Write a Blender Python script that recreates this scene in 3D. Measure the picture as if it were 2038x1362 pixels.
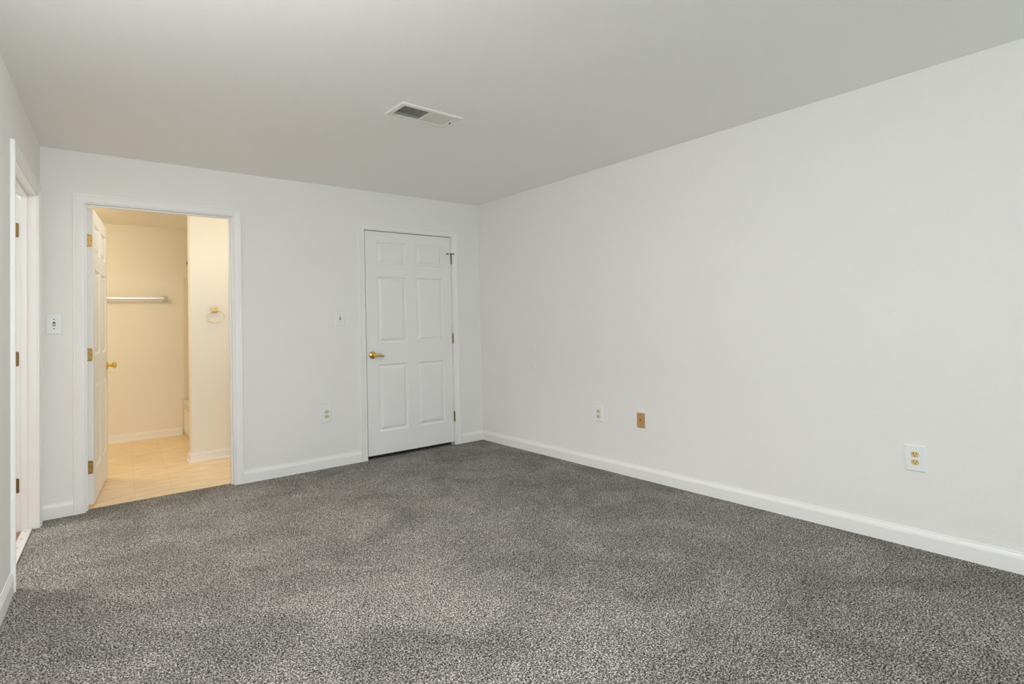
import bpy, bmesh, math, random
from mathutils import Matrix, Vector
random.seed(4)
PI = math.pi
sc = bpy.context.scene
for o in list(bpy.data.objects):
    bpy.data.objects.remove(o, do_unlink=True)
COL = sc.collection

# ------------------------------------------------------------------ camera
FPX, YAW, PIT, ROL = 1117.025, 0.6772, 0.02656, -0.02491
cy, sy, cp, sp, cr, sr = math.cos(YAW), math.sin(YAW), math.cos(PIT), math.sin(PIT), math.cos(ROL), math.sin(ROL)
fwd = Vector((sy * cp, cy * cp, sp)); rgt = Vector((cy, -sy, 0)); up = rgt.cross(fwd)
r2 = cr * rgt + sr * up; u2 = -sr * rgt + cr * up
cam = bpy.data.cameras.new('camera'); camo = bpy.data.objects.new('camera', cam); COL.objects.link(camo)
M = Matrix.Identity(4)
for i in range(3):
    M[i][0], M[i][1], M[i][2] = r2[i], u2[i], -fwd[i]
M.translation = Vector((0.09831, -4.72203, 1.17897))
camo.matrix_world = M
cam.sensor_width = 36.0; cam.sensor_fit = 'HORIZONTAL'; cam.lens = FPX / 2038 * 36
cam.shift_x = 0.0; cam.shift_y = -68 / 2038
cam.clip_start = 0.02
sc.camera = camo

# ------------------------------------------------------------------ world, light, exposure
w = bpy.data.worlds.new('world'); sc.world = w; w.use_nodes = True
bg = w.node_tree.nodes['Background']; bg.inputs[0].default_value = (0.78, 0.88, 1.0, 1); bg.inputs[1].default_value = 1.0
def area(name, loc, rot, sx, syy, power, col):
    l = bpy.data.lights.new(name, 'AREA'); l.shape = 'RECTANGLE'; l.size = sx; l.size_y = syy
    l.energy = power; l.color = col
    o = bpy.data.objects.new(name, l); COL.objects.link(o); o.location = loc; o.rotation_euler = rot
    return o
# daylight arriving through the wide patio window behind the camera
POW = dict(rear=72.0, ceil=206.0, bath=10.5, tub=70.0, entry=17.0, hall=255.0)  # ceil, tub, entry and hall feed added fill lamps
area('daylight_rear_window', (1.2, -8.05, 0.85), (PI / 2, 0, 0), 3.2, 2.6, POW['rear'], (0.89, 1.0, 0.955))
vs = sc.view_settings
vs.view_transform = 'Standard'; vs.look = 'None'; vs.gamma = 1.0; vs.use_curve_mapping = False
vs.exposure = 0.0
sc.cycles.max_bounces = 12; sc.cycles.diffuse_bounces = 8; sc.cycles.glossy_bounces = 4
sc.cycles.use_denoising = True
sc.cycles.caustics_reflective = False; sc.cycles.caustics_refractive = False

# ------------------------------------------------------------------ dimensions
W, H = 3.4715, 2.40            # room width at the back wall, ceiling height
YR = -7.60                     # rear wall
TK = 0.115                     # wall thickness
KL = 0.066                     # the left wall runs out at a slight angle
LS = Vector((-KL, -1, 0)).normalized()         # along the left wall, towards the camera
LN = Vector((1, -KL, 0)).normalized()          # out of the left wall, into the room
LO = Vector((-0.006, 0, 0))
LM = Matrix.Identity(4)
for i in range(3):
    LM[i][0], LM[i][1], LM[i][2] = LS[i], LN[i], (0, 0, 1)[i]
LM.translation = LO
def LP(s, n): return LO + LS * s + LN * n
BX0, BX1, BZ = 0.2262, 1.1285, 2.056           # bathroom doorway
CX0, CX1, CZ = 2.2172, 3.1312, 2.048           # closet doorway
HS0, HS1, HZ = 0.170, 1.155, 2.045             # hall doorway along the left wall
YB, XT = 2.74, 2.02                            # bathroom far wall, bathroom right wall
BF, BC = -0.012, 2.362                         # bathroom floor and ceiling
WX, WY0, WY1 = 1.016, 1.10, 1.21               # wing wall

# ------------------------------------------------------------------ materials
def mat(name, col, rough=0.5, metal=0.0, **k):
    m = bpy.data.materials.new(name); m.use_nodes = True
    b = m.node_tree.nodes['Principled BSDF']
    b.inputs['Base Color'].default_value = (*col, 1); b.inputs['Roughness'].default_value = rough
    b.inputs['Metallic'].default_value = metal
    if 'spec' in k: b.inputs['Specular IOR Level'].default_value = k['spec']
    if 'coat' in k: b.inputs['Coat Weight'].default_value = k['coat']
    if 'emit' in k:
        b.inputs['Emission Color'].default_value = (*k['emit'], 1); b.inputs['Emission Strength'].default_value = k['power']
    m['b'] = 1
    return m
def nodes(m): return m.node_tree.nodes, m.node_tree.links, m.node_tree.nodes['Principled BSDF']
def add_bump(m, scale, strength, dist, detail=3):
    n, l, b = nodes(m)
    tc = n.new('ShaderNodeTexCoord'); nz = n.new('ShaderNodeTexNoise'); nz.inputs['Scale'].default_value = scale
    nz.inputs['Detail'].default_value = detail
    bp = n.new('ShaderNodeBump'); bp.inputs['Strength'].default_value = strength; bp.inputs['Distance'].default_value = dist
    l.new(tc.outputs['Object'], nz.inputs['Vector']); l.new(nz.outputs['Fac'], bp.inputs['Height']); l.new(bp.outputs['Normal'], b.inputs['Normal'])
    return m
PAINT = add_bump(mat('wall_paint', (0.845, 0.843, 0.825), 0.75, spec=0.25), 230, 0.65, 0.003)
BPAINT = add_bump(mat('bathroom_paint', (0.86, 0.84, 0.79), 0.75, spec=0.25), 230, 0.65, 0.003)
CEIL = add_bump(mat('ceiling_paint', (0.93, 0.928, 0.91), 0.9, spec=0.1), 210, 0.70, 0.003)
TRIM = add_bump(mat('trim_gloss_white', (0.86, 0.862, 0.855), 0.38, spec=0.4), 40, 0.03, 0.001)
DOORW = add_bump(mat('door_white', (0.84, 0.843, 0.833), 0.45, spec=0.35), 90, 0.08, 0.001)
PLATEW = mat('plate_white', (0.81, 0.845, 0.85), 0.32, spec=0.45)
ALMOND = mat('almond_plastic', (0.72, 0.56, 0.27), 0.35)
TAN = add_bump(mat('tan_plate', (0.50, 0.285, 0.115), 0.5), 120, 0.1, 0.001)
SLOT = mat('slot_black', (0.012, 0.010, 0.008), 0.7)
BRASS = mat('polished_brass', (0.86, 0.62, 0.20), 0.20, 1.0)
ABRASS = add_bump(mat('worn_brass', (0.50, 0.33, 0.12), 0.36, 1.0), 300, 0.3, 0.001)
HBRASS = add_bump(mat('aged_brass', (0.30, 0.19, 0.065), 0.42, 1.0), 300, 0.3, 0.001)
BRONZE = mat('dark_bronze', (0.045, 0.032, 0.016), 0.5, 0.7)
DBRASS = mat('dark_brass', (0.20, 0.13, 0.05), 0.45, 1.0)
CHROME = mat('chrome', (0.88, 0.88, 0.90), 0.10, 1.0)
SATIN = mat('satin_chrome', (0.80, 0.80, 0.83), 0.34, 1.0)
GOLD = mat('pale_gold_metal', (0.86, 0.70, 0.40), 0.22, 1.0)
RUBBER = mat('black_rubber', (0.02, 0.018, 0.015), 0.6)
ACRYL = mat('tub_acrylic', (0.80, 0.76, 0.70), 0.18, spec=0.5)
VENTW = mat('vent_enamel', (0.80, 0.79, 0.76), 0.35)
DUCT = mat('duct_dark', (0.02, 0.018, 0.016), 0.8)
METALW = mat('threshold_metal', (0.72, 0.70, 0.68), 0.35, 0.3)
SCREW = mat('screw_dark', (0.06, 0.05, 0.045), 0.5, 0.6)
BULB = mat('lamp_globe', (1, 0.95, 0.85), 0.4, emit=(1.0, 0.91, 0.76), power=POW['bath'])
BFILL = mat('bath_fill_dome', (0.95, 0.94, 0.92), 0.5, emit=(1.0, 0.79, 0.46), power=POW['tub'])
EFILL = mat('entry_fill_dome', (0.95, 0.94, 0.92), 0.5, emit=(1.0, 0.91, 0.76), power=POW['entry'])
CFILL = mat('room_fill_dome', (0.95, 0.94, 0.92), 0.5, emit=(1.0, 0.98, 0.995), power=POW['ceil'])

def carpet_material():
    m = mat('carpet_pile', (0.1, 0.1, 0.1), 0.95, spec=0.05)
    n, l, b = nodes(m)
    tc = n.new('ShaderNodeTexCoord')
    a = n.new('ShaderNodeTexNoise'); a.inputs['Scale'].default_value = 185; a.inputs['Detail'].default_value = 2.5; a.inputs['Roughness'].default_value = 0.62
    a.inputs['Distortion'].default_value = 0.6
    l.new(tc.outputs['Object'], a.inputs['Vector'])
    r = n.new('ShaderNodeValToRGB'); e = r.color_ramp.elements
    e[0].position = 0.375; e[0].color = (0.010, 0.0096, 0.009, 1)
    e[1].position = 0.64; e[1].color = (0.66, 0.63, 0.58, 1)
    x = e.new(0.50); x.color = (0.138, 0.132, 0.122, 1)
    l.new(a.outputs['Fac'], r.inputs['Fac'])
    # slow drifts where the pile lies over differently
    c = n.new('ShaderNodeTexNoise'); c.inputs['Scale'].default_value = 2.6; c.inputs['Detail'].default_value = 4; c.inputs['Distortion'].default_value = 0.8
    l.new(tc.outputs['Object'], c.inputs['Vector'])
    mr = n.new('ShaderNodeMapRange'); mr.inputs[1].default_value = 0.33; mr.inputs[2].default_value = 0.67
    mr.inputs[3].default_value = 0.80; mr.inputs[4].default_value = 1.20
    l.new(c.outputs['Fac'], mr.inputs[0])
    mx = n.new('ShaderNodeMix'); mx.data_type = 'RGBA'; mx.blend_type = 'MULTIPLY'; mx.inputs[0].default_value = 1
    l.new(r.outputs['Color'], mx.inputs[6]); l.new(mr.outputs[0], mx.inputs[7])
    l.new(mx.outputs[2], b.inputs['Base Color'])
    bp = n.new('ShaderNodeBump'); bp.inputs['Strength'].default_value = 0.55; bp.inputs['Distance'].default_value = 0.004
    l.new(a.outputs['Fac'], bp.inputs['Height']); l.new(bp.outputs['Normal'], b.inputs['Normal'])
    return m
CARPET = carpet_material()

def vinyl_material():
    m = mat('vinyl_tile', (0.6, 0.5, 0.4), 0.42, spec=0.3)
    n, l, b = nodes(m)
    tc = n.new('ShaderNodeTexCoord'); mp = n.new('ShaderNodeMapping')
    mp.inputs['Rotation'].default_value = (0, 0, math.radians(4.0)); mp.inputs['Location'].default_value = (-0.026, 0.16, 0)
    l.new(tc.outputs['Object'], mp.inputs['Vector'])
    br = n.new('ShaderNodeTexBrick'); br.offset = 0.0
    br.inputs['Scale'].default_value = 1; br.inputs['Brick Width'].default_value = 0.235; br.inputs['Row Height'].default_value = 0.705
    br.inputs['Mortar Size'].default_value = 0.0018; br.inputs['Mortar Smooth'].default_value = 0.3
    br.inputs['Color1'].default_value = (0.86, 0.69, 0.48, 1); br.inputs['Color2'].default_value = (0.82, 0.655, 0.455, 1)
    br.inputs['Mortar'].default_value = (0.72, 0.57, 0.39, 1)
    l.new(mp.outputs['Vector'], br.inputs['Vector'])
    nz = n.new('ShaderNodeTexNoise'); nz.inputs['Scale'].default_value = 14; nz.inputs['Detail'].default_value = 8
    st = n.new('ShaderNodeMapping'); st.inputs['Scale'].default_value = (0.35, 2.4, 1)
    l.new(mp.outputs['Vector'], st.inputs['Vector']); l.new(st.outputs['Vector'], nz.inputs['Vector'])
    mr = n.new('ShaderNodeMapRange'); mr.inputs[1].default_value = 0.3; mr.inputs[2].default_value = 0.7; mr.inputs[3].default_value = 0.84; mr.inputs[4].default_value = 1.12
    l.new(nz.outputs['Fac'], mr.inputs[0])
    mx = n.new('ShaderNodeMix'); mx.data_type = 'RGBA'; mx.blend_type = 'MULTIPLY'; mx.inputs[0].default_value = 1
    l.new(br.outputs['Color'], mx.inputs[6]); l.new(mr.outputs[0], mx.inputs[7]); l.new(mx.outputs[2], b.inputs['Base Color'])
    return m
VINYL = vinyl_material()
def wood_material():
    m = mat('hall_wood', (0.3, 0.12, 0.06), 0.4)
    n, l, b = nodes(m)
    tc = n.new('ShaderNodeTexCoord'); mp = n.new('ShaderNodeMapping'); mp.inputs['Scale'].default_value = (3, 40, 1)
    nz = n.new('ShaderNodeTexNoise'); nz.inputs['Scale'].default_value = 2.0; nz.inputs['Detail'].default_value = 6
    r = n.new('ShaderNodeValToRGB'); r.color_ramp.elements[0].position = 0.3; r.color_ramp.elements[1].position = 0.7
    r.color_ramp.elements[0].color = (0.16, 0.055, 0.025, 1); r.color_ramp.elements[1].color = (0.40, 0.17, 0.085, 1)
    l.new(tc.outputs['Object'], mp.inputs['Vector']); l.new(mp.outputs['Vector'], nz.inputs['Vector']); l.new(nz.outputs['Fac'], r.inputs['Fac']); l.new(r.outputs['Color'], b.inputs['Base Color'])
    return m
WOOD = wood_material()

# ------------------------------------------------------------------ mesh helpers
def new(): return bmesh.new()
def box(bm, x0, y0, z0, x1, y1, z1, mx=None, bevel=0.0):
    v = [Vector(p) for p in ((x0, y0, z0), (x1, y0, z0), (x1, y1, z0), (x0, y1, z0), (x0, y0, z1), (x1, y0, z1), (x1, y1, z1), (x0, y1, z1))]
    if mx is not None: v = [mx @ p for p in v]
    vv = [bm.verts.new(p) for p in v]
    fs = [bm.faces.new([vv[i] for i in f]) for f in ((3, 2, 1, 0), (4, 5, 6, 7), (0, 1, 5, 4), (1, 2, 6, 5), (2, 3, 7, 6), (3, 0, 4, 7))]
    if bevel:
        es = list({e for f in fs for e in f.edges})
        bmesh.ops.bevel(bm, geom=es, offset=bevel, segments=2, profile=0.6, affect='EDGES')
    return vv
def lathe(bm, prof, mx=None, seg=28, cap=True):
    rings = []
    for (r, h) in prof:
        ring = []
        for k in range(seg):
            a = 2 * PI * k / seg
            p = Vector((r * math.cos(a), r * math.sin(a), h))
            ring.append(bm.verts.new(mx @ p if mx is not None else p))
        rings.append(ring)
    for a, b in zip(rings, rings[1:]):
        for k in range(seg):
            bm.faces.new((a[k], a[(k + 1) % seg], b[(k + 1) % seg], b[k]))
    if cap:
        bm.faces.new(list(reversed(rings[0]))); bm.faces.new(rings[-1])
def sweep(bm, pts, rad, seg=12, closed=False, cap=True, flat=(1, 1)):
    """round bar along a list of points; rad may be one radius or one per point"""
    n = len(pts); rings = []
    pts = [Vector(p) for p in pts]
    ref = None
    for i, p in enumerate(pts):
        a = pts[(i - 1) % n] if (closed or i > 0) else p
        b = pts[(i + 1) % n] if (closed or i < n - 1) else p
        t = (b - a).normalized()
        if ref is None: ref = Vector((0, 0, 1)) if abs(t.z) < 0.9 else Vector((1, 0, 0))
        s = t.cross(ref).normalized(); q = s.cross(t).normalized(); ref = q
        r = rad[i] if isinstance(rad, (list, tuple)) else rad
        rings.append([bm.verts.new(p + r * (flat[0] * math.cos(2 * PI * k / seg) * s + flat[1] * math.sin(2 * PI * k / seg) * q)) for k in range(seg)])
    for i in range(n if closed else n - 1):
        a, b = rings[i], rings[(i + 1) % n]
        for k in range(seg): bm.faces.new((a[k], a[(k + 1) % seg], b[(k + 1) % seg], b[k]))
    if cap and not closed:
        bm.faces.new(list(reversed(rings[0]))); bm.faces.new(rings[-1])
def strip(bm, rows):
    """quads between consecutive rows of points"""
    vr = [[bm.verts.new(Vector(p)) for p in r] for r in rows]
    for a, b in zip(vr, vr[1:]):
        for k in range(len(a) - 1): bm.faces.new((a[k], a[k + 1], b[k + 1], b[k]))
    return vr
def obj(name, bm, m, parent=None, smooth=False, mw=None, fix=True):
    if fix: bmesh.ops.recalc_face_normals(bm, faces=bm.faces[:])
    me = bpy.data.meshes.new(name); bm.to_mesh(me); bm.free()
    for mm in (m if isinstance(m, (list, tuple)) else [m]): me.materials.append(mm)
    if smooth:
        for p in me.polygons: p.use_smooth = True
        try: me.set_sharp_from_angle(angle=math.radians(38))
        except Exception: pass
    o = bpy.data.objects.new(name, me); COL.objects.link(o)
    if parent is not None: o.parent = parent
    if mw is not None: o.matrix_local = mw
    return o
def struct(o, label=None, cat=None):
    o['kind'] = 'structure'
    if label: o['label'] = label; o['category'] = cat
    return o
def thing(name, label, cat, mw, group=None):
    o = bpy.data.objects.new(name, None); COL.objects.link(o); o.empty_display_size = 0.05
    o.matrix_world = mw; o['label'] = label; o['category'] = cat
    if group: o['group'] = group
    return o
def tag(o, label, cat, group=None):
    o['label'] = label; o['category'] = cat
    if group: o['group'] = group
    return o
T = Matrix.Translation
def Rz(a): return Matrix.Rotation(a, 4, 'Z')
def Rx(a): return Matrix.Rotation(a, 4, 'X')
def Ry(a): return Matrix.Rotation(a, 4, 'Y')

# ------------------------------------------------------------------ shell
def wall_with_holes(bm, a0, a1, t0, t1, z0, z1, holes, mx=None):
    """wall along local x between a0 and a1, thickness t0..t1; holes = (x0, x1, zlo, zhi)"""
    xs = a0
    for (h0, h1, zl, zh) in sorted(holes):
        box(bm, xs, t0, z0, h0, t1, z1, mx)
        if zh < z1: box(bm, h0, t0, zh, h1, t1, z1, mx)
        if zl > z0: box(bm, h0, t0, z0, h1, t1, zl, mx)
        xs = h1
    box(bm, xs, t0, z0, a1, t1, z1, mx)
J = 0.019  # jamb board thickness
bm = new(); wall_with_holes(bm, -1.0, W + 0.12, 0, TK, -0.05, H + 0.05, [(BX0 - J, BX1 + J, -0.06, BZ + J), (CX0 - J, CX1 + J, -0.06, CZ + J)])
struct(obj('wall_back', bm, PAINT), 'plain white back wall holding the bathroom doorway and closed panel door', 'wall')
bm = new(); box(bm, W, YR, -0.05, W + 0.12, 0.9, H + 0.05)
struct(obj('wall_right', bm, PAINT), 'long blank white side wall with two outlets and round covers', 'wall')
bm = new(); wall_with_holes(bm, -0.02, 7.75, -TK, 0, -0.05, H + 0.05, [(HS0 - J, HS1 + J, -0.06, HZ + J)], LM)
struct(obj('wall_left', bm, PAINT), 'white wall at the left edge holding the hall doorway', 'wall')
bm = new(); wall_with_holes(bm, -0.8, W + 0.12, YR - 0.14, YR, -0.05, H + 0.05, [(-0.1, 2.5, 0.0, 2.1)])
struct(obj('wall_rear', bm, PAINT), 'white wall behind the viewer with the wide window', 'wall')
# carpet floor with its bays into the doorways
bm = new()
pl = [LP(0.0, 0), LP(HS0, 0), LP(HS0, -0.026), LP(HS1, -0.026), LP(HS1, 0), LP(5.8, 0), Vector((-0.506, YR, 0)), Vector((W, YR, 0)), Vector((W, 0, 0)),
      Vector((CX1, 0, 0)), Vector((CX1, 0.09, 0)), Vector((CX0, 0.09, 0)), Vector((CX0, 0, 0)), Vector((BX1, 0, 0)), Vector((BX1, 0.074, 0)), Vector((BX0, 0.074, 0)), Vector((BX0, 0, 0))]
pl = [p for i, p in enumerate(pl) if i != 5]
f = bm.faces.new([bm.verts.new(p) for p in reversed(pl)])
outer = list(f.verts)
bmesh.ops.inset_region(bm, faces=[f], thickness=0.014, use_even_offset=True)
for v in outer: v.co.z = -0.010
bmesh.ops.recalc_face_normals(bm, faces=bm.faces[:])
if sum(fc.normal.z for fc in bm.faces) < 0: bmesh.ops.reverse_faces(bm, faces=bm.faces[:])
struct(obj('floor', bm, CARPET, fix=False), 'speckled charcoal and beige cut pile carpet', 'floor')
# ceiling with the duct opening
VX0, VX1, VY0, VY1 = 1.585, 1.918, -1.962, -1.824
bm = new()
CX_, CX__ = -0.65, W + 0.05
for (x0, x1, y0, y1) in ((CX_, VX0, YR, 0.05), (VX1, CX__, YR, 0.05), (VX0, VX1, YR, VY0), (VX0, VX1, VY1, 0.05)):
    box(bm, x0, y0, H, x1, y1, H + 0.05)
struct(obj('ceiling', bm, CEIL), 'flat off-white painted ceiling', 'ceiling')
# bathroom shell
bm = new(); box(bm, -0.75, TK, BF - 0.03, XT + 0.1, YB + 0.1, BF); box(bm, BX0 - J, 0.06, BF - 0.03, BX1 + J, TK + 0.001, BF)
struct(obj('floor_bathroom', bm, VINYL), 'beige vinyl tile floor inside the bathroom', 'floor')
bm = new(); box(bm, -0.75, TK, BC, XT + 0.1, YB + 0.1, BC + 0.05)
struct(obj('ceiling_bathroom', bm, CEIL), 'bathroom ceiling seen through the open doorway', 'ceiling')
bm = new(); box(bm, -0.75, YB, -0.04, XT + 0.1, YB + 0.1, BC + 0.05)
struct(obj('wall_bathroom_far', bm, BPAINT), 'far bathroom wall carrying the chrome towel bar', 'wall')
bm = new(); box(bm, WX, WY0, -0.04, XT, WY1, BC + 0.02, bevel=0.003)
struct(obj('wall_bathroom_wing', bm, BPAINT), 'bright short bathroom wall end carrying the towel ring', 'wall')
bm = new(); box(bm, XT, TK, -0.04, XT + 0.1, YB + 0.1, BC + 0.05)
struct(obj('wall_bathroom_right', bm, BPAINT), 'bathroom side wall behind the vanity lamp', 'wall')
bm = new(); box(bm, -0.75, TK, -0.04, -0.65, YB + 0.1, BC + 0.05)
struct(obj('wall_bathroom_left', bm, BPAINT), 'bathroom side wall hidden behind the open door', 'wall')
# hall beyond the left doorway
bm = new(); box(bm, -0.5, -1.25, -0.045, 1.9, -0.062, -0.012, LM)
struct(obj('floor_hall', bm, WOOD), 'reddish wood floor glimpsed past the metal threshold', 'floor')
bm = new(); box(bm, -0.5, -1.3, -0.05, 1.9, -1.2, 2.45, LM); box(bm, 1.85, -1.3, -0.05, 1.95, -TK, 2.45, LM)
struct(obj('wall_hall', bm, PAINT), 'white hall wall beyond the left doorway', 'wall')
bm = new(); box(bm, -0.6, -1.35, 2.40, 2.0, -TK, 2.45, LM)
struct(obj('ceiling_hall', bm, CEIL), 'hall ceiling beyond the left doorway', 'ceiling')
r = thing('hall_fill_light', 'added unseen fill lamp in the hall beyond the left doorway', 'lamp', LM @ T((0.225, -0.90, 2.40)))  # added unseen lamp, brightens the far end of the bedroom through the doorway
bm = new(); lathe(bm, [(0.12, 0), (0.12, -0.02), (0.10, -0.06), (0.05, -0.085), (0.004, -0.09)], None, 28)
obj('shade', bm, mat('hall_fill_dome', (0.95, 0.94, 0.92), 0.5, emit=(1.0, 0.97, 0.92), power=POW['hall']), r, True)
# closet behind the closed door
bm = new(); box(bm, 2.05, 0.80, -0.05, W, 0.85, 2.45); box(bm, 2.05, TK, -0.05, 2.1, 0.8, 2.45); box(bm, 2.05, TK, 2.4, W, 0.85, 2.45); box(bm, 2.05, TK - 0.03, -0.04, W, 0.85, -0.012)
struct(obj('wall_closet', bm, PAINT), 'closet lining behind the closed panel door', 'wall')
# windows behind the viewer
def window(name, x0, x1, z0, z1, mx, lab):
    bm = new()
    for (a, b, c, d) in ((x0, x0 + 0.05, z0, z1), (x1 - 0.05, x1, z0, z1), (x0, x1, z0, z0 + 0.05), (x0, x1, z1 - 0.05, z1), ((x0 + x1) / 2 - 0.025, (x0 + x1) / 2 + 0.025, z0, z1)):
        box(bm, a, 0.03, c, b, 0.09, d, mx)
    struct(obj(name, bm, TRIM), lab, 'window')
window('window_1', -0.1, 2.5, 0.0, 2.1, T((0, YR - 0.12, 0)), 'wide white framed window behind the viewer')

# ------------------------------------------------------------------ trim
CASING = [(0.0, 0.0), (0.0, 0.008), (0.003, 0.0105), (0.008, 0.0105), (0.012, 0.0085), (0.016, 0.0095), (0.030, 0.0115), (0.038, 0.0135), (0.041, 0.0125), (0.046, 0.0158), (0.053, 0.0170), (0.058, 0.0155), (0.060, 0.012), (0.060, 0.0)]
def casing(bm, x0, x1, zt, mx, width=0.060, reveal=0.006, depth=1.0, z0=-0.012):
    k = width / 0.060
    rows = []
    for (cw, t) in CASING:
        q = reveal + cw * k; t *= depth
        rows.append([mx @ Vector(p) for p in ((x0 - q, -t, z0), (x0 - q, -t, zt + q), (x1 + q, -t, zt + q), (x1 + q, -t, z0))])
    strip(bm, rows)
def jamb(bm, x0, x1, zt, d, stop0, stop1, mx, stop=True, z0=-0.012):
    """three boards lining the doorway plus door stop; local y runs from 0 (room face) to d"""
    box(bm, x0 - J, 0.0, z0, x0, d, zt + J, mx); box(bm, x1, 0.0, z0, x1 + J, d, zt + J, mx); box(bm, x0, 0.0, zt, x1, d, zt + J, mx)
    if stop:
        s = 0.011
        box(bm, x0, stop0, z0, x0 + s, stop1, zt, mx, bevel=0.002); box(bm, x1 - s, stop0, z0, x1, stop1, zt, mx, bevel=0.002); box(bm, x0 + s, stop0, zt - s, x1 - s, stop1, zt, mx, bevel=0.002)
I4 = Matrix.Identity(4)
bm = new(); casing(bm, BX0, BX1, BZ, I4, 0.062)
jamb(bm, BX0, BX1, BZ, TK, 0.036, 0.072, I4)
struct(obj('trim_1', bm, TRIM), 'white moulded casing and jamb framing the bathroom doorway', 'door frame')
bm = new(); casing(bm, CX0, CX1, CZ, I4)
jamb(bm, CX0, CX1, CZ, TK, 0.040, 0.075, I4)
struct(obj('trim_2', bm, TRIM), 'white moulded casing around the closed panel door', 'door frame')
# left doorway: local x along the wall, local y into the wall
LMI = LM @ Matrix.Scale(-1, 4, (0, 1, 0))
bm = new(); casing(bm, HS0, HS1, HZ, LMI, 0.056, 0.004, 1.08)
jamb(bm, HS0, HS1, HZ, TK, 0.045, 0.078, LMI)
struct(obj('trim_3', bm, TRIM), 'white casing and deep jamb framing the hall doorway at left', 'door frame')

BASE = [(0.0, 0.086), (0.0035, 0.086), (0.0045, 0.0825), (0.0045, 0.0790), (0.0070, 0.0740), (0.0105, 0.0640), (0.0118, 0.0590), (0.0095, 0.0580), (0.0120, 0.0560), (0.0120, -0.012)]
def base_run(bm, a, b, out, z=0.0, shoe=False, prof=BASE):
    """baseboard from point a to point b; out = unit vector away from the wall"""
    a, b, out = Vector(a), Vector(b), Vector(out)
    pr = list(prof)
    if shoe: pr = pr[:-1] + [(0.012, 0.019), (0.016, 0.018), (0.021, 0.014), (0.024, 0.007), (0.0245, 0.0)]
    rows = [[a + out * t + Vector((0, 0, h + z)), b + out * t + Vector((0, 0, h + z))] for (t, h) in pr]
    vr = strip(bm, rows)
    for k in (0, 1):
        bm.faces.new([r[k] for r in vr] + [bm.verts.new((a if k == 0 else b) + Vector((0, 0, pr[-1][1] + z)))])
bm = new()
base_run(bm, (-0.006, 0, 0), (BX0 - 0.068, 0, 0), (0, -1, 0)); base_run(bm, (BX1 + 0.068, 0, 0), (CX0 - 0.066, 0, 0), (0, -1, 0)); base_run(bm, (CX1 + 0.066, 0, 0), (W, 0, 0), (0, -1, 0))
struct(obj('baseboard_back', bm, TRIM), 'white baseboard along the back wall between the door casings', 'baseboard')
bm = new(); base_run(bm, (W, 0, 0), (W, YR, 0), (-1, 0, 0))
struct(obj('baseboard_right', bm, TRIM), 'long white baseboard under the blank side wall', 'baseboard')
bm = new(); base_run(bm, LP(HS1 + 0.060, 0), LP(7.55, 0), LN); base_run(bm, LP(0.0, 0), LP(HS0 - 0.060, 0), LN)
struct(obj('baseboard_left', bm, TRIM), 'white baseboard meeting the hall door casing at left', 'baseboard')
bm = new(); base_run(bm, (-0.65, YB, 0), (1.188, YB, 0), (0, -1, 0), BF, True)
struct(obj('baseboard_bathroom_far', bm, TRIM), 'bathroom baseboard under the towel bar', 'baseboard')
bm = new()
def base_corner(bm):
    pr = BASE[:-1] + [(0.012, 0.019), (0.016, 0.018), (0.021, 0.014), (0.024, 0.007), (0.0245, 0.0)]
    rows = [[Vector((XT, WY0 - t, h + BF)), Vector((WX - t, WY0 - t, h + BF)), Vector((WX - t, WY1, h + BF))] for (t, h) in pr]
    strip(bm, rows)
base_corner(bm)
struct(obj('baseboard_bathroom_wing', bm, TRIM), 'bathroom baseboard wrapping the short wall end under the towel ring', 'baseboard')

# ------------------------------------------------------------------ doors
def panel_door(bm, w, h, t, cols, rows):
    """six panel moulded slab: x 0..w, y 0..t (y=0 faces the viewer), z 0..h"""
    xs = [0] + [v for c in cols for v in c] + [w]; zs = [0] + [v for r in rows for v in r] + [h]
    rings = [(0.0, 0.0), (0.004, 0.002), (0.010, 0.0135), (0.014, 0.0145), (0.019, 0.0140), (0.040, 0.0035), (0.044, 0.0022)]
    for side in (0, 1):
        def Y(d): return d if side == 0 else t - d
        for i in range(len(xs) - 1):
            for j in range(len(zs) - 1):
                x0, x1, z0, z1 = xs[i], xs[i + 1], zs[j], zs[j + 1]
                if i % 2 == 1 and j % 2 == 1:
                    prev = None
                    for (q, d) in rings:
                        cur = [bm.verts.new(p) for p in ((x0 + q, Y(d), z0 + q), (x1 - q, Y(d), z0 + q), (x1 - q, Y(d), z1 - q), (x0 + q, Y(d), z1 - q))]
                        if prev:
                            for k in range(4): bm.faces.new((prev[k], prev[(k + 1) % 4], cur[(k + 1) % 4], cur[k]))
                        prev = cur
                    bm.faces.new(prev)
                else:
                    bm.faces.new([bm.verts.new(p) for p in ((x0, Y(0), z0), (x1, Y(0), z0), (x1, Y(0), z1), (x0, Y(0), z1))])
    for (a, b) in (((0, 0), (w, 0)), ((w, 0), (w, h)), ((w, h), (0, h)), ((0, h), (0, 0))):
        bm.faces.new([bm.verts.new(p) for p in ((a[0], 0, a[1]), (b[0], 0, b[1]), (b[0], t, b[1]), (a[0], t, a[1]))])
    bmesh.ops.remove_doubles(bm, verts=bm.verts[:], dist=1e-5)

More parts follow.
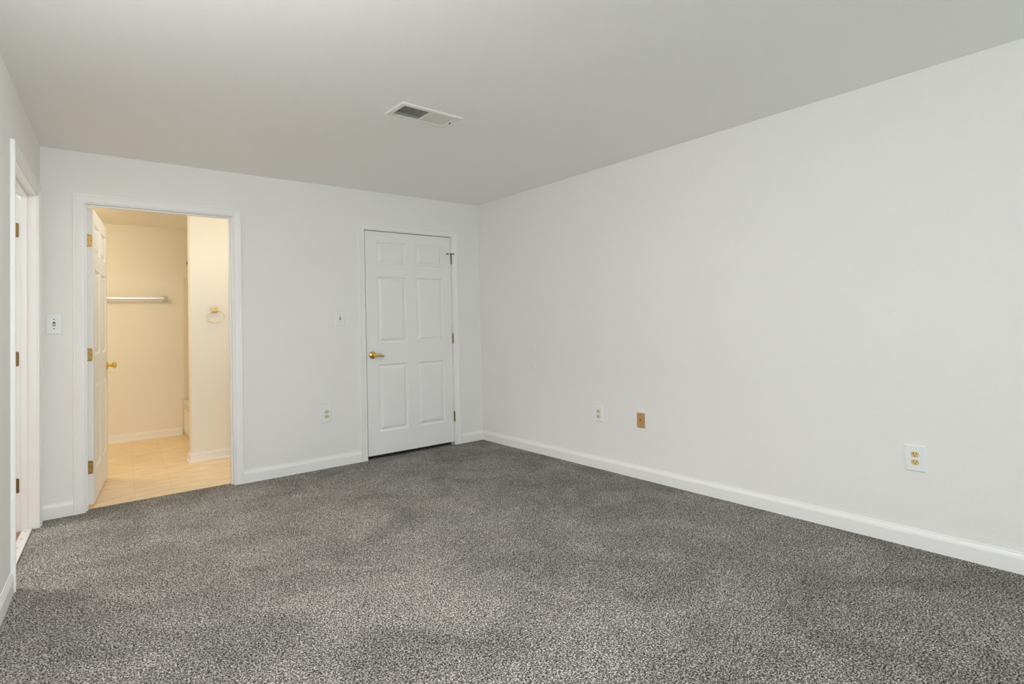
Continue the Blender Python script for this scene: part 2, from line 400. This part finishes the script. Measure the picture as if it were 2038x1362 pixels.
def barrel(bm, x, y, z0, z1, r=0.0058):
    """five knuckles and two ball tips of a hinge"""
    n = 5; L = (z1 - z0) / n
    for k in range(n):
        a, b = z0 + k * L + 0.0006, z0 + (k + 1) * L - 0.0006
        lathe(bm, [(r * 0.8, a), (r, a + 0.0008), (r, b - 0.0008), (r * 0.8, b)], T((x, y, 0)), 14)
    lathe(bm, [(r * 0.7, z0 - 0.001), (r * 0.9, z0 - 0.003), (r * 0.35, z0 - 0.006)], T((x, y, 0)), 12)
    lathe(bm, [(r * 0.7, z1 + 0.001), (r * 0.9, z1 + 0.003), (r * 0.35, z1 + 0.006)], T((x, y, 0)), 12)
def rounded_rect(w, h, r, left=True, right=True, n=5):
    """outline points of a plate x 0..w, z 0..h, rounded on the chosen sides"""
    pts = []
    def arc(cx, cz, a0):
        for k in range(n + 1):
            a = a0 + (PI / 2) * k / n; pts.append((cx + r * math.cos(a), cz + r * math.sin(a)))
    if right: arc(w - r, r, -PI / 2); arc(w - r, h - r, 0)
    else: pts += [(w, 0), (w, h)]
    if left: arc(r, h - r, PI / 2); arc(r, r, PI)
    else: pts += [(0, h), (0, 0)]
    return pts
def plate(bm, pts, t, mx):
    """thin plate from an outline in x,z; thickness along -y"""
    a = [bm.verts.new(mx @ Vector((x, 0, z))) for x, z in pts]; b = [bm.verts.new(mx @ Vector((x, -t, z))) for x, z in pts]
    bm.faces.new(list(reversed(a))); bm.faces.new(b)
    for k in range(len(a)): bm.faces.new((a[k], a[(k + 1) % len(a)], b[(k + 1) % len(b)], b[k]))
def disc(bm, r, t, mx, seg=16):
    lathe(bm, [(r, 0), (r, t * 0.6), (r * 0.8, t)], mx, seg)
FACE = Rx(PI / 2)          # lathe axis z -> local -y (out of the surface)

# closed closet door, hinged at its right edge, opening towards the room
cx0, cw, ch, cz0 = CX0 + 0.005, CX1 - CX0 - 0.009, 2.018, 0.022
bm = new()
panel_door(bm, cw, ch, 0.035, [(2.333 - cx0, 2.629 - cx0), (2.734 - cx0, 3.031 - cx0)], [(0.224 - cz0, 0.831 - cz0), (1.022 - cz0, 1.629 - cz0), (1.741 - cz0, 1.947 - cz0)])
d1 = struct(obj('door_1', bm, DOORW, mw=T((cx0, 0.001, cz0))), 'closed white six panel door with brass lever handle', 'door')
lev = new()
lathe(lev, [(0.0335, 0), (0.0335, 0.003), (0.030, 0.008), (0.020, 0.012), (0.0125, 0.015), (0.0115, 0.038), (0.0135, 0.044), (0.0135, 0.054), (0.010, 0.058)], T((2.276 - cx0, 0, 0.920 - cz0)) @ FACE, 32)
lx, lz = 2.276 - cx0, 0.920 - cz0
lpt = []; lr = []
for k in range(15):
    u = k / 14
    lpt.append((lx - 0.006 + 0.098 * u, -0.050 + 0.004 * math.sin(PI * u), lz - 0.004 - 0.007 * u + 0.005 * math.sin(PI * u)))
    lr.append(0.0125 - 0.002 * u if u < 0.93 else 0.0125 - 0.002 * u - 0.035 * (u - 0.93))
sweep(lev, lpt, lr, 16, flat=(0.8, 1.0))
obj('lever_handle', lev, BRASS, d1, True)['label'] = 'polished brass lever with round rose'
bm = new(); box(bm, -0.0026, 0.006, 0.885 - cz0, -0.0002, 0.030, 0.955 - cz0)
obj('latch_plate', bm, DBRASS, d1)
for k, (z0, z1) in enumerate(((1.779, 1.874), (0.9926, 1.088), (0.2215, 0.316))):
    bm = new(); barrel(bm, cw + 0.0025, -0.0062, z0 - cz0, z1 - cz0, 0.0066)
    box(bm, cw - 0.0006, -0.004, z0 - cz0, cw + 0.0026, 0.028, z1 - cz0)
    hg = obj('hinge', bm, HBRASS, d1, True)
    if k == 0:
        bm = new(); zt = z1 - cz0 + 0.004
        lathe(bm, [(0.0088, 0), (0.0088, 0.004), (0.006, 0.006)], T((cw + 0.0025, -0.0062, zt - 0.002)), 14)
        sweep(bm, [(cw + 0.006, -0.010, zt), (cw - 0.022, -0.013, zt), (cw - 0.045, -0.012, zt - 0.001)], 0.0024, 10)
        sweep(bm, [(cw - 0.001, -0.008, zt), (cw + 0.022, -0.020, zt + 0.001)], 0.0030, 10)
        for (p, q) in (((cw - 0.044, -0.0125, zt - 0.001), (cw - 0.048, -0.004, zt - 0.001)), ((cw + 0.020, -0.0205, zt + 0.001), (cw + 0.026, -0.0185, zt + 0.001))):
            sweep(bm, [p, q], 0.0062, 12)
        obj('doorstop', bm, BRONZE, hg, True)['label'] = 'small dark hinge pin door stop with rubber tips'

# open bathroom door, hinged on the left jamb
PHI = math.atan2(0.990, 0.140)
DM = T((0.271, 0.108, 0.010)) @ Rz(PHI)
bw, bh, bt = 0.895, 2.034, 0.037
bm = new()
panel_door(bm, bw, bh, bt, [(0.112, 0.404), (0.506, 0.796)], [(0.216, 0.824), (1.016, 1.624), (1.735, 1.942)])
d2 = struct(obj('door_2', bm, DOORW, mw=DM), 'white six panel door standing open into the bathroom', 'door')
for s in (1, -1):   # a knob on each face
    bm = new()
    mk = T((0.838, 0 if s == 1 else bt, 0.903)) @ (FACE if s == 1 else Rx(-PI / 2))
    lathe(bm, [(0.033, 0), (0.033, 0.003), (0.027, 0.007), (0.014, 0.010), (0.0105, 0.014), (0.0105, 0.027), (0.016, 0.033), (0.025, 0.043), (0.0275, 0.052), (0.024, 0.060), (0.012, 0.065), (0.001, 0.066)], mk, 28)
    obj('knob', bm, BRASS, d2, True)['label'] = 'polished brass round knob'
for (z0, z1) in ((1.775, 1.864), (0.9865, 1.0755), (0.218, 0.307)):
    ml = Matrix(((0, -1, 0, 0), (-1, 0, 0, 0), (0, 0, 1, 0), (0, 0, 0, 1)))   # plate x -> door -y, plate -y -> door -x side handled below
    bm = new()
    pts = rounded_rect(0.033, z1 - z0, 0.009, left=True, right=False)
    a = [bm.verts.new((0.0, 0.0035 + x, z0 - 0.010 + z)) for x, z in pts]; b = [bm.verts.new((-0.0016, 0.0035 + x, z0 - 0.010 + z)) for x, z in pts]
    bm.faces.new(a); bm.faces.new(b)
    for k in range(len(a)): bm.faces.new((a[k], a[(k + 1) % len(a)], b[(k + 1) % len(b)], b[k]))
    barrel(bm, -0.0015, bt + 0.005, z0 - 0.010, z1 - 0.010, 0.006)
    hg = obj('hinge', bm, ABRASS, d2, True)
    bm = new()
    for (yy, zz) in ((0.0175, 0.010), (0.010, 0.0445), (0.0175, 0.079), (0.0300, 0.004), (0.0310, 0.052), (0.0300, 0.085)):
        disc(bm, 0.0032, 0.0012, T((-0.0015, yy, z0 - 0.010 + zz)) @ Ry(-PI / 2), 12)
    obj('screw', bm, SCREW, hg)

# hall door, swung away out of the left doorway
HM = LM @ T((HS0 + 0.003, -TK - 0.004, 0.006)) @ Rz(-PI / 2 - 0.03)
bm = new(); panel_door(bm, 0.86, 2.03, 0.035, [(0.112, 0.392), (0.482, 0.752)], [(0.216, 0.824), (1.016, 1.624), (1.735, 1.942)])
d3 = struct(obj('door_3', bm, DOORW, mw=HM), 'white hall door swung out of sight behind the left doorway', 'door')
HMI = HM.inverted()
for (z0, z1) in ((1.777, 1.866), (0.9885, 1.0775), (0.222, 0.311)):
    bm = new()
    pts = rounded_rect(0.030, z1 - z0, 0.008, left=False, right=True)
    ring = []
    for t in (0.0, 0.0016):
        ring.append([bm.verts.new(HMI @ (LM @ Vector((HS0 + t, -TK + x, z0 + z)))) for x, z in pts])
    a, b = ring
    bm.faces.new(a); bm.faces.new(b)
    for k in range(len(a)): bm.faces.new((a[k], a[(k + 1) % len(a)], b[(k + 1) % len(b)], b[k]))
    obj('hinge', bm, DBRASS, d3)

# metal strip across the hall doorway
bm = new()
rows = [[LM @ Vector((HS0 + 0.002, n, z)), LM @ Vector((HS1 - 0.002, n, z))] for (n, z) in ((-0.024, -0.010), (-0.024, 0.001), (-0.029, 0.003), (-0.049, 0.0045), (-0.068, 0.003), (-0.073, -0.002), (-0.073, -0.012))]
strip(bm, rows)
th = tag(obj('threshold_strip', bm, METALW, smooth=True), 'pale metal threshold strip screwed between carpet and reddish hall floor', 'threshold')
for s in (0.24, 0.393, 0.557, 0.71, 0.865, 1.02):
    bm = new(); lathe(bm, [(0.0052, 0), (0.0048, 0.0012), (0.002, 0.0014)], LM @ T((s, -0.051, 0.0040)), 14)
    obj('screw', bm, SCREW, th)

# ------------------------------------------------------------------ switches, outlets, covers
def bevel_plate(bm, w, h, t=0.006, e=0.0045):
    """cover plate centred on the origin, back at y=0, front at y=-t"""
    rows = []
    for (q, d) in ((0, 0), (0, 0.0012), (e, t * 0.93), (e + 0.001, t)):
        rows.append([bm.verts.new(p) for p in ((-w / 2 + q, -d, -h / 2 + q), (w / 2 - q, -d, -h / 2 + q), (w / 2 - q, -d, h / 2 - q), (-w / 2 + q, -d, h / 2 - q))])
    for a, b in zip(rows, rows[1:]):
        for k in range(4): bm.faces.new((a[k], a[(k + 1) % 4], b[(k + 1) % 4], b[k]))
    bm.faces.new(rows[-1]); bm.faces.new(list(reversed(rows[0])))
def screw_head(parent, z, t, x=0.0, m=None):
    bm = new(); lathe(bm, [(0.0034, 0), (0.0032, 0.0008), (0.0012, 0.0011)], T((x, -t, z)) @ FACE, 12)
    box(bm, x - 0.0026, -t - 0.0013, z - 0.0004, x + 0.0026, -t - 0.0009, z + 0.0004)
    return obj('screw', bm, m or PLATEW, parent)
def light_switch(mw, label, up_, w=0.086, h=0.136):
    r = thing('light_switch', label, 'light switch', mw, 'toggle light switches')
    bm = new(); bevel_plate(bm, w, h); obj('plate', bm, PLATEW, r)
    bm = new(); box(bm, -0.0065, -0.0066, -0.0135, 0.0065, -0.0058, 0.0135); obj('slot', bm, SLOT, r)
    bm = new(); tilt = 0.45 if up_ else -0.45
    mx = T((0, -0.004, 0)) @ Rx(tilt)
    rows = []
    for (a, b, d) in ((0.0046, 0.0080, 0.0), (0.0044, 0.0062, 0.010), (0.0040, 0.0048, 0.0165), (0.0028, 0.0034, 0.0180)):
        rows.append([bm.verts.new(mx @ Vector(p)) for p in ((-a, -d, -b), (a, -d, -b), (a, -d, b), (-a, -d, b))])
    for a, b in zip(rows, rows[1:]):
        for k in range(4): bm.faces.new((a[k], a[(k + 1) % 4], b[(k + 1) % 4], b[k]))
    bm.faces.new(rows[-1])
    obj('toggle', bm, ALMOND, r)['label'] = 'almond toggle lever'
    for z in (0.030, -0.030): screw_head(r, z, 0.006, 0, SCREW)
    return r
def WB(x, z): return T((x, 0, z))
def WR(y, z): return T((W, y, z)) @ Rz(-PI / 2)
light_switch(WB(0.0630, 1.2445), 'white toggle switch beside the bathroom doorway, near the room corner', True, 0.086, 0.134)
light_switch(WB(1.9805, 1.2555), 'white toggle switch on the wall beside the closed panel door', False, 0.083, 0.136)
def outlet(mw, label, w=0.084, h=0.137):
    r = thing('electrical_outlet', label, 'outlet', mw, 'duplex wall outlets')
    bm = new(); bevel_plate(bm, w, h); obj('plate', bm, PLATEW, r)
    for z in (0.0195, -0.0195):
        bm = new(); n = 10; pts = []
        R, hw = 0.0175, 0.0135                                   # round face cut flat at top and bottom
        a0 = math.asin(hw / R)
        for k in range(n + 1): a = -a0 + 2 * a0 * k / n; pts.append((R * math.cos(a), R * math.sin(a)))
        for k in range(n + 1): a = PI - a0 + 2 * a0 * k / n; pts.append((R * math.cos(a), R * math.sin(a)))
        plate(bm, [(x, z + zz) for x, zz in pts], 0.0024, T((0, -0.0058, 0)))
        rc = obj('receptacle', bm, ALMOND, r); rc['label'] = 'almond receptacle face'
        bm = new()
        for (x, hh) in ((-0.0064, 0.0048), (0.0064, 0.0040)):
            box(bm, x - 0.0013, -0.0086, z + 0.004 - hh, x + 0.0013, -0.0080, z + 0.004 + hh)
        pts = [(0.0026 * math.cos(a), max(-0.0022, 0.0026 * math.sin(a))) for a in [2 * PI * k / 14 for k in range(14)]]
        plate(bm, [(x, z - 0.0075 + zz) for x, zz in pts], 0.0006, T((0, -0.0080, 0)))
        obj('slots', bm, SLOT, rc)
    screw_head(r, 0.0, 0.006)
    return r
outlet(WB(1.8500, 0.4430), 'white outlet with almond sockets low on the back wall, left of the closed door', 0.083, 0.137)
outlet(WR(-1.6100, 0.4290), 'white outlet with almond sockets beside the tan jack plate', 0.088, 0.128)
outlet(WR(-3.7580, 0.4420), 'white outlet with almond sockets standing alone near the right edge', 0.094, 0.134)
r = thing('phone_jack', 'tan brown jack plate with a small dark hole on the right wall', 'jack plate', WR(-2.0300, 0.4265))
bm = new(); bevel_plate(bm, 0.074, 0.112, 0.006, 0.004); obj('plate', bm, TAN, r)
bm = new(); lathe(bm, [(0.0085, 0), (0.0085, 0.0012), (0.0060, 0.0014)], T((0, -0.0058, 0.002)) @ FACE, 16); obj('jack_collar', bm, TAN, r)
bm = new(); plate(bm, [(-0.0058, 0.0065), (0.0058, 0.0065), (0.0050, -0.001), (0.0012, -0.0065), (-0.0012, -0.0065), (-0.0050, -0.001)], 0.0006, T((0, -0.0072, 0.002))); obj('jack_hole', bm, SLOT, r)
for z in (0.041, -0.041): screw_head(r, z, 0.006, 0, SCREW)
def round_cover(mw, label, R=0.0455):
    bm = new()
    lathe(bm, [(R, 0), (R, 0.0022), (R - 0.0012, 0.0036), (R - 0.0040, 0.0040), (R - 0.0060, 0.0030), (0.004, 0.0030)], FACE, 48)
    return tag(obj('round_wall_cover', bm, PAINT, smooth=True, mw=mw), label, 'wall cover', 'round covers painted with the wall')
round_cover(WR(-0.808, 0.9165), 'painted round cover on the right wall, the upper of two')
round_cover(WR(-0.805, 0.7405), 'painted round cover on the right wall, the lower of two', 0.0440)

# ------------------------------------------------------------------ ceiling register
VM = T((1.7515, -1.8935, H)) @ Rz(math.radians(1.8))
r = thing('ceiling_vent', 'white ceiling air register, dark slats on one half and pale on the other', 'vent', VM)
bm = new()
ox, oy, ix, iy = 0.2015, 0.1045, 0.1680, 0.0700
rows = []
for (x, y, z) in ((ox, oy, 0.0), (ox, oy, -0.0025), (ox - 0.008, oy - 0.008, -0.0075), (ix + 0.006, iy + 0.006, -0.0075), (ix, iy, -0.0055), (ix, iy, 0.03)):
    rows.append([bm.verts.new(p) for p in ((-x, -y, z), (x, -y, z), (x, y, z), (-x, y, z))])
for a, b in zip(rows, rows[1:]):
    for k in range(4): bm.faces.new((a[k], a[(k + 1) % 4], b[(k + 1) % 4], b[k]))
box(bm, -0.0035, -iy, -0.0065, 0.0035, iy, 0.004)
obj('frame', bm, VENTW, r)
for side in (-1, 1):
    bm = new(); n = 19
    for k in range(n):
        x = side * (0.0035 + (ix - 0.0035) * (k + 0.5) / n)
        box(bm, -0.0043, -iy, -0.0005, 0.0043, iy, 0.0004, T((x, 0, -0.0015)) @ Ry(side * math.radians(50)))
    o = obj('louver_bank', bm, VENTW, r)
bm = new()
box(bm, -0.164, -0.066, 0.028, 0.164, 0.066, 0.030); 
for (x0, y0, x1, y1) in ((-0.164, -0.066, -0.162, 0.066), (0.162, -0.066, 0.164, 0.066), (-0.164, -0.066, 0.164, -0.064), (-0.164, 0.064, 0.164, 0.066)): box(bm, x0, y0, 0.012, x1, y1, 0.03)
obj('duct', bm, DUCT, r)
bm = new(); box(bm, 0.1755, -0.010, -0.013, 0.1785, 0.006, -0.007); obj('damper_lever', bm, DBRASS, r)
for x in (-0.186, 0.186):
    bm = new(); lathe(bm, [(0.0042, 0), (0.004, 0.0012), (0.0015, 0.0018)], T((x, 0.0, -0.0073)) @ Rx(PI), 12); obj('screw', bm, VENTW, r)

r = thing('room_fill_light', 'added round ceiling fill lamp overhead, out of view', 'lamp', T((0.42, -3.35, H)))  # added unseen lamp, evens out the light on bedroom walls and ceiling
bm = new(); lathe(bm, [(0.155, 0), (0.158, -0.004), (0.158, -0.026), (0.150, -0.030)], None, 40); obj('base', bm, VENTW, r, True)
bm = new(); lathe(bm, [(0.150, -0.030)] + [(0.150 * math.cos(a), -0.030 - 0.075 * math.sin(a)) for a in [PI / 2 * k / 8 for k in range(1, 8)]] + [(0.004, -0.105)], None, 40); obj('shade', bm, CFILL, r, True)

# ------------------------------------------------------------------ bathroom fittings
r = thing('towel_bar', 'chrome towel bar on the tan far bathroom wall', 'towel bar', T((0.735, YB, 1.553)))
bm = new(); box(bm, -0.290, -0.070, -0.0085, 0.290, -0.053, 0.0085, bevel=0.002); obj('bar', bm, SATIN, r)
for x in (-0.282, 0.282):
    bm = new()
    box(bm, x - 0.024, -0.010, -0.026, x + 0.024, 0.0, 0.026, bevel=0.003)
    box(bm, x - 0.017, -0.078, -0.019, x + 0.017, -0.009, 0.019, bevel=0.004)
    obj('bracket', bm, CHROME, r)
r = thing('towel_ring', 'pale gold towel ring on the bright short bathroom wall', 'towel ring', T((1.2125, WY0, 1.368)))
bm = new(); box(bm, -0.026, -0.010, -0.022, 0.026, 0.0, 0.024, bevel=0.003); box(bm, -0.015, -0.040, -0.018, 0.015, -0.009, 0.012, bevel=0.004)
lathe(bm, [(0.008, -0.021), (0.010, -0.018), (0.010, 0.018), (0.008, 0.021)], T((0, -0.034, -0.011)) @ Ry(PI / 2), 16)
obj('bracket', bm, GOLD, r)
bm = new(); ring = []
for k in range(56):
    a = 2 * PI * k / 56
    ring.append((0.004 + 0.0735 * math.cos(a), -0.034 - 0.006 * (1 - math.sin(a)), -0.066 + 0.0560 * math.sin(a) + 0.004 * math.cos(a)))
sweep(bm, ring, 0.0031, 10, closed=True); obj('ring', bm, GOLD, r, True)

r = thing('bathtub', 'bathtub with plain apron behind the bathroom wall end', 'bathtub', T((1.192, WY1, BF)))
bm = new()
tx, ty, tz = XT - 1.192 - 0.002, YB - WY1 - 0.004, 0.405
box(bm, 0.0, 0.002, 0.0, 0.05, ty, tz - 0.03, bevel=0.004)
rim = [(-0.004, 0.0), (-0.004, 0.03)]
ring_o = [(-0.006, 0.002), (tx, 0.002), (tx, ty), (-0.006, ty)]
def rr(x0, y0, x1, y1, rad, z, n=6):
    pts = []
    for (cx, cyy, a0) in ((x1 - rad, y0 + rad, -PI / 2), (x1 - rad, y1 - rad, 0), (x0 + rad, y1 - rad, PI / 2), (x0 + rad, y0 + rad, PI)):
        for k in range(n + 1):
            a = a0 + PI / 2 * k / n; pts.append((cx + rad * math.cos(a), cyy + rad * math.sin(a), z))
    return pts
rws = [rr(-0.006, 0.002, tx, ty, 0.012, tz - 0.035), rr(-0.006, 0.002, tx, ty, 0.012, tz - 0.006), rr(0.0, 0.008, tx - 0.006, ty - 0.006, 0.014, tz), rr(0.075, 0.09, tx - 0.06, ty - 0.09, 0.14, tz), rr(0.09, 0.11, tx - 0.075, ty - 0.12, 0.15, tz - 0.03), rr(0.13, 0.17, tx - 0.11, ty - 0.25, 0.16, 0.10), rr(0.22, 0.27, tx - 0.2, ty - 0.35, 0.12, 0.07)]
vr = [[bm.verts.new(p) for p in q] for q in rws]
for a, b in zip(vr, vr[1:]):
    for k in range(len(a)): bm.faces.new((a[k], a[(k + 1) % len(a)], b[(k + 1) % len(b)], b[k]))
bm.faces.new(list(reversed(vr[-1])))
obj('shell', bm, ACRYL, r, True)
bm = new(); box(bm, -0.004, 0.11, 0.05, 0.0, ty - 0.10, 0.30, bevel=0.0018); obj('apron_panel', bm, ACRYL, r)
bm = new()
zs0 = BF + 0.405 + 0.001
box(bm, 1.203, YB - 0.011, zs0, XT - 0.012, YB - 0.001, 1.798, bevel=0.003); box(bm, XT - 0.012, WY1 + 0.002, zs0, XT - 0.001, YB - 0.001, 1.798); box(bm, 1.203, WY1 + 0.001, zs0, XT - 0.012, WY1 + 0.011, 1.798)
tag(obj('tub_surround', bm, ACRYL), 'smooth wall panels lining the tub alcove', 'tub surround')
r = thing('shower_rod', 'shower curtain rod above the tub, only its end showing', 'shower rod', T((1.2675, 0, 1.970)))
bm = new(); sweep(bm, [(0, WY1 + 0.004, 0), (0, YB - 0.004, 0)], 0.0125, 16); obj('rod', bm, CHROME, r, True)
for (y, s) in ((WY1 + 0.001, -1), (YB - 0.001, 1)):
    bm = new(); lathe(bm, [(0.026, 0), (0.026, 0.004), (0.018, 0.012), (0.014, 0.022)], T((0, y, 0)) @ (Rx(PI / 2) if s == 1 else Rx(-PI / 2)), 20); obj('flange', bm, DBRASS if s == 1 else CHROME, r, True)
# the vanity lamp hangs out of sight beside the doorway and lights the room
r = thing('vanity_light', 'brass bath bar lamp with three glowing globes', 'lamp', T((XT, 0.60, 1.98)))
bm = new(); box(bm, -0.028, -0.33, -0.055, -0.001, 0.33, 0.055, bevel=0.004); obj('back_plate', bm, BRASS, r)
for y in (-0.22, 0.0, 0.22):
    bm = new(); lathe(bm, [(0.026, 0), (0.024, 0.012), (0.020, 0.022)], T((-0.028, y, 0)) @ Ry(-PI / 2), 18); sk = obj('socket', bm, BRASS, r, True)
    bm = new(); bmesh.ops.create_uvsphere(bm, u_segments=20, v_segments=12, radius=0.060, matrix=T((-0.105, y, 0))); obj('globe', bm, BULB, sk, True)

def fill_lamp(label, x, y, R, m):
    r = thing('bathroom_fill_light', label, 'lamp', T((x, y, BC)), 'added bathroom fill lamps')
    bm = new(); lathe(bm, [(R + 0.005, 0), (R + 0.008, -0.004), (R + 0.008, -0.024), (R, -0.028)], None, 36); obj('base', bm, VENTW, r, True)
    bm = new(); lathe(bm, [(R, -0.028)] + [(R * math.cos(a), -0.028 - 0.070 * math.sin(a)) for a in [PI / 2 * k / 8 for k in range(1, 8)]] + [(0.004, -0.098)], None, 36); obj('shade', bm, m, r, True)
fill_lamp('added bathroom fill lamp hidden behind the open door', -0.05, 1.65, 0.13, BFILL)  # added unseen lamp, fills the far part of the bathroom
fill_lamp('added bathroom fill lamp just inside the doorway, hidden by its head', 0.92, 0.31, 0.13, EFILL)  # added unseen lamp, brightens the wing wall and near floor
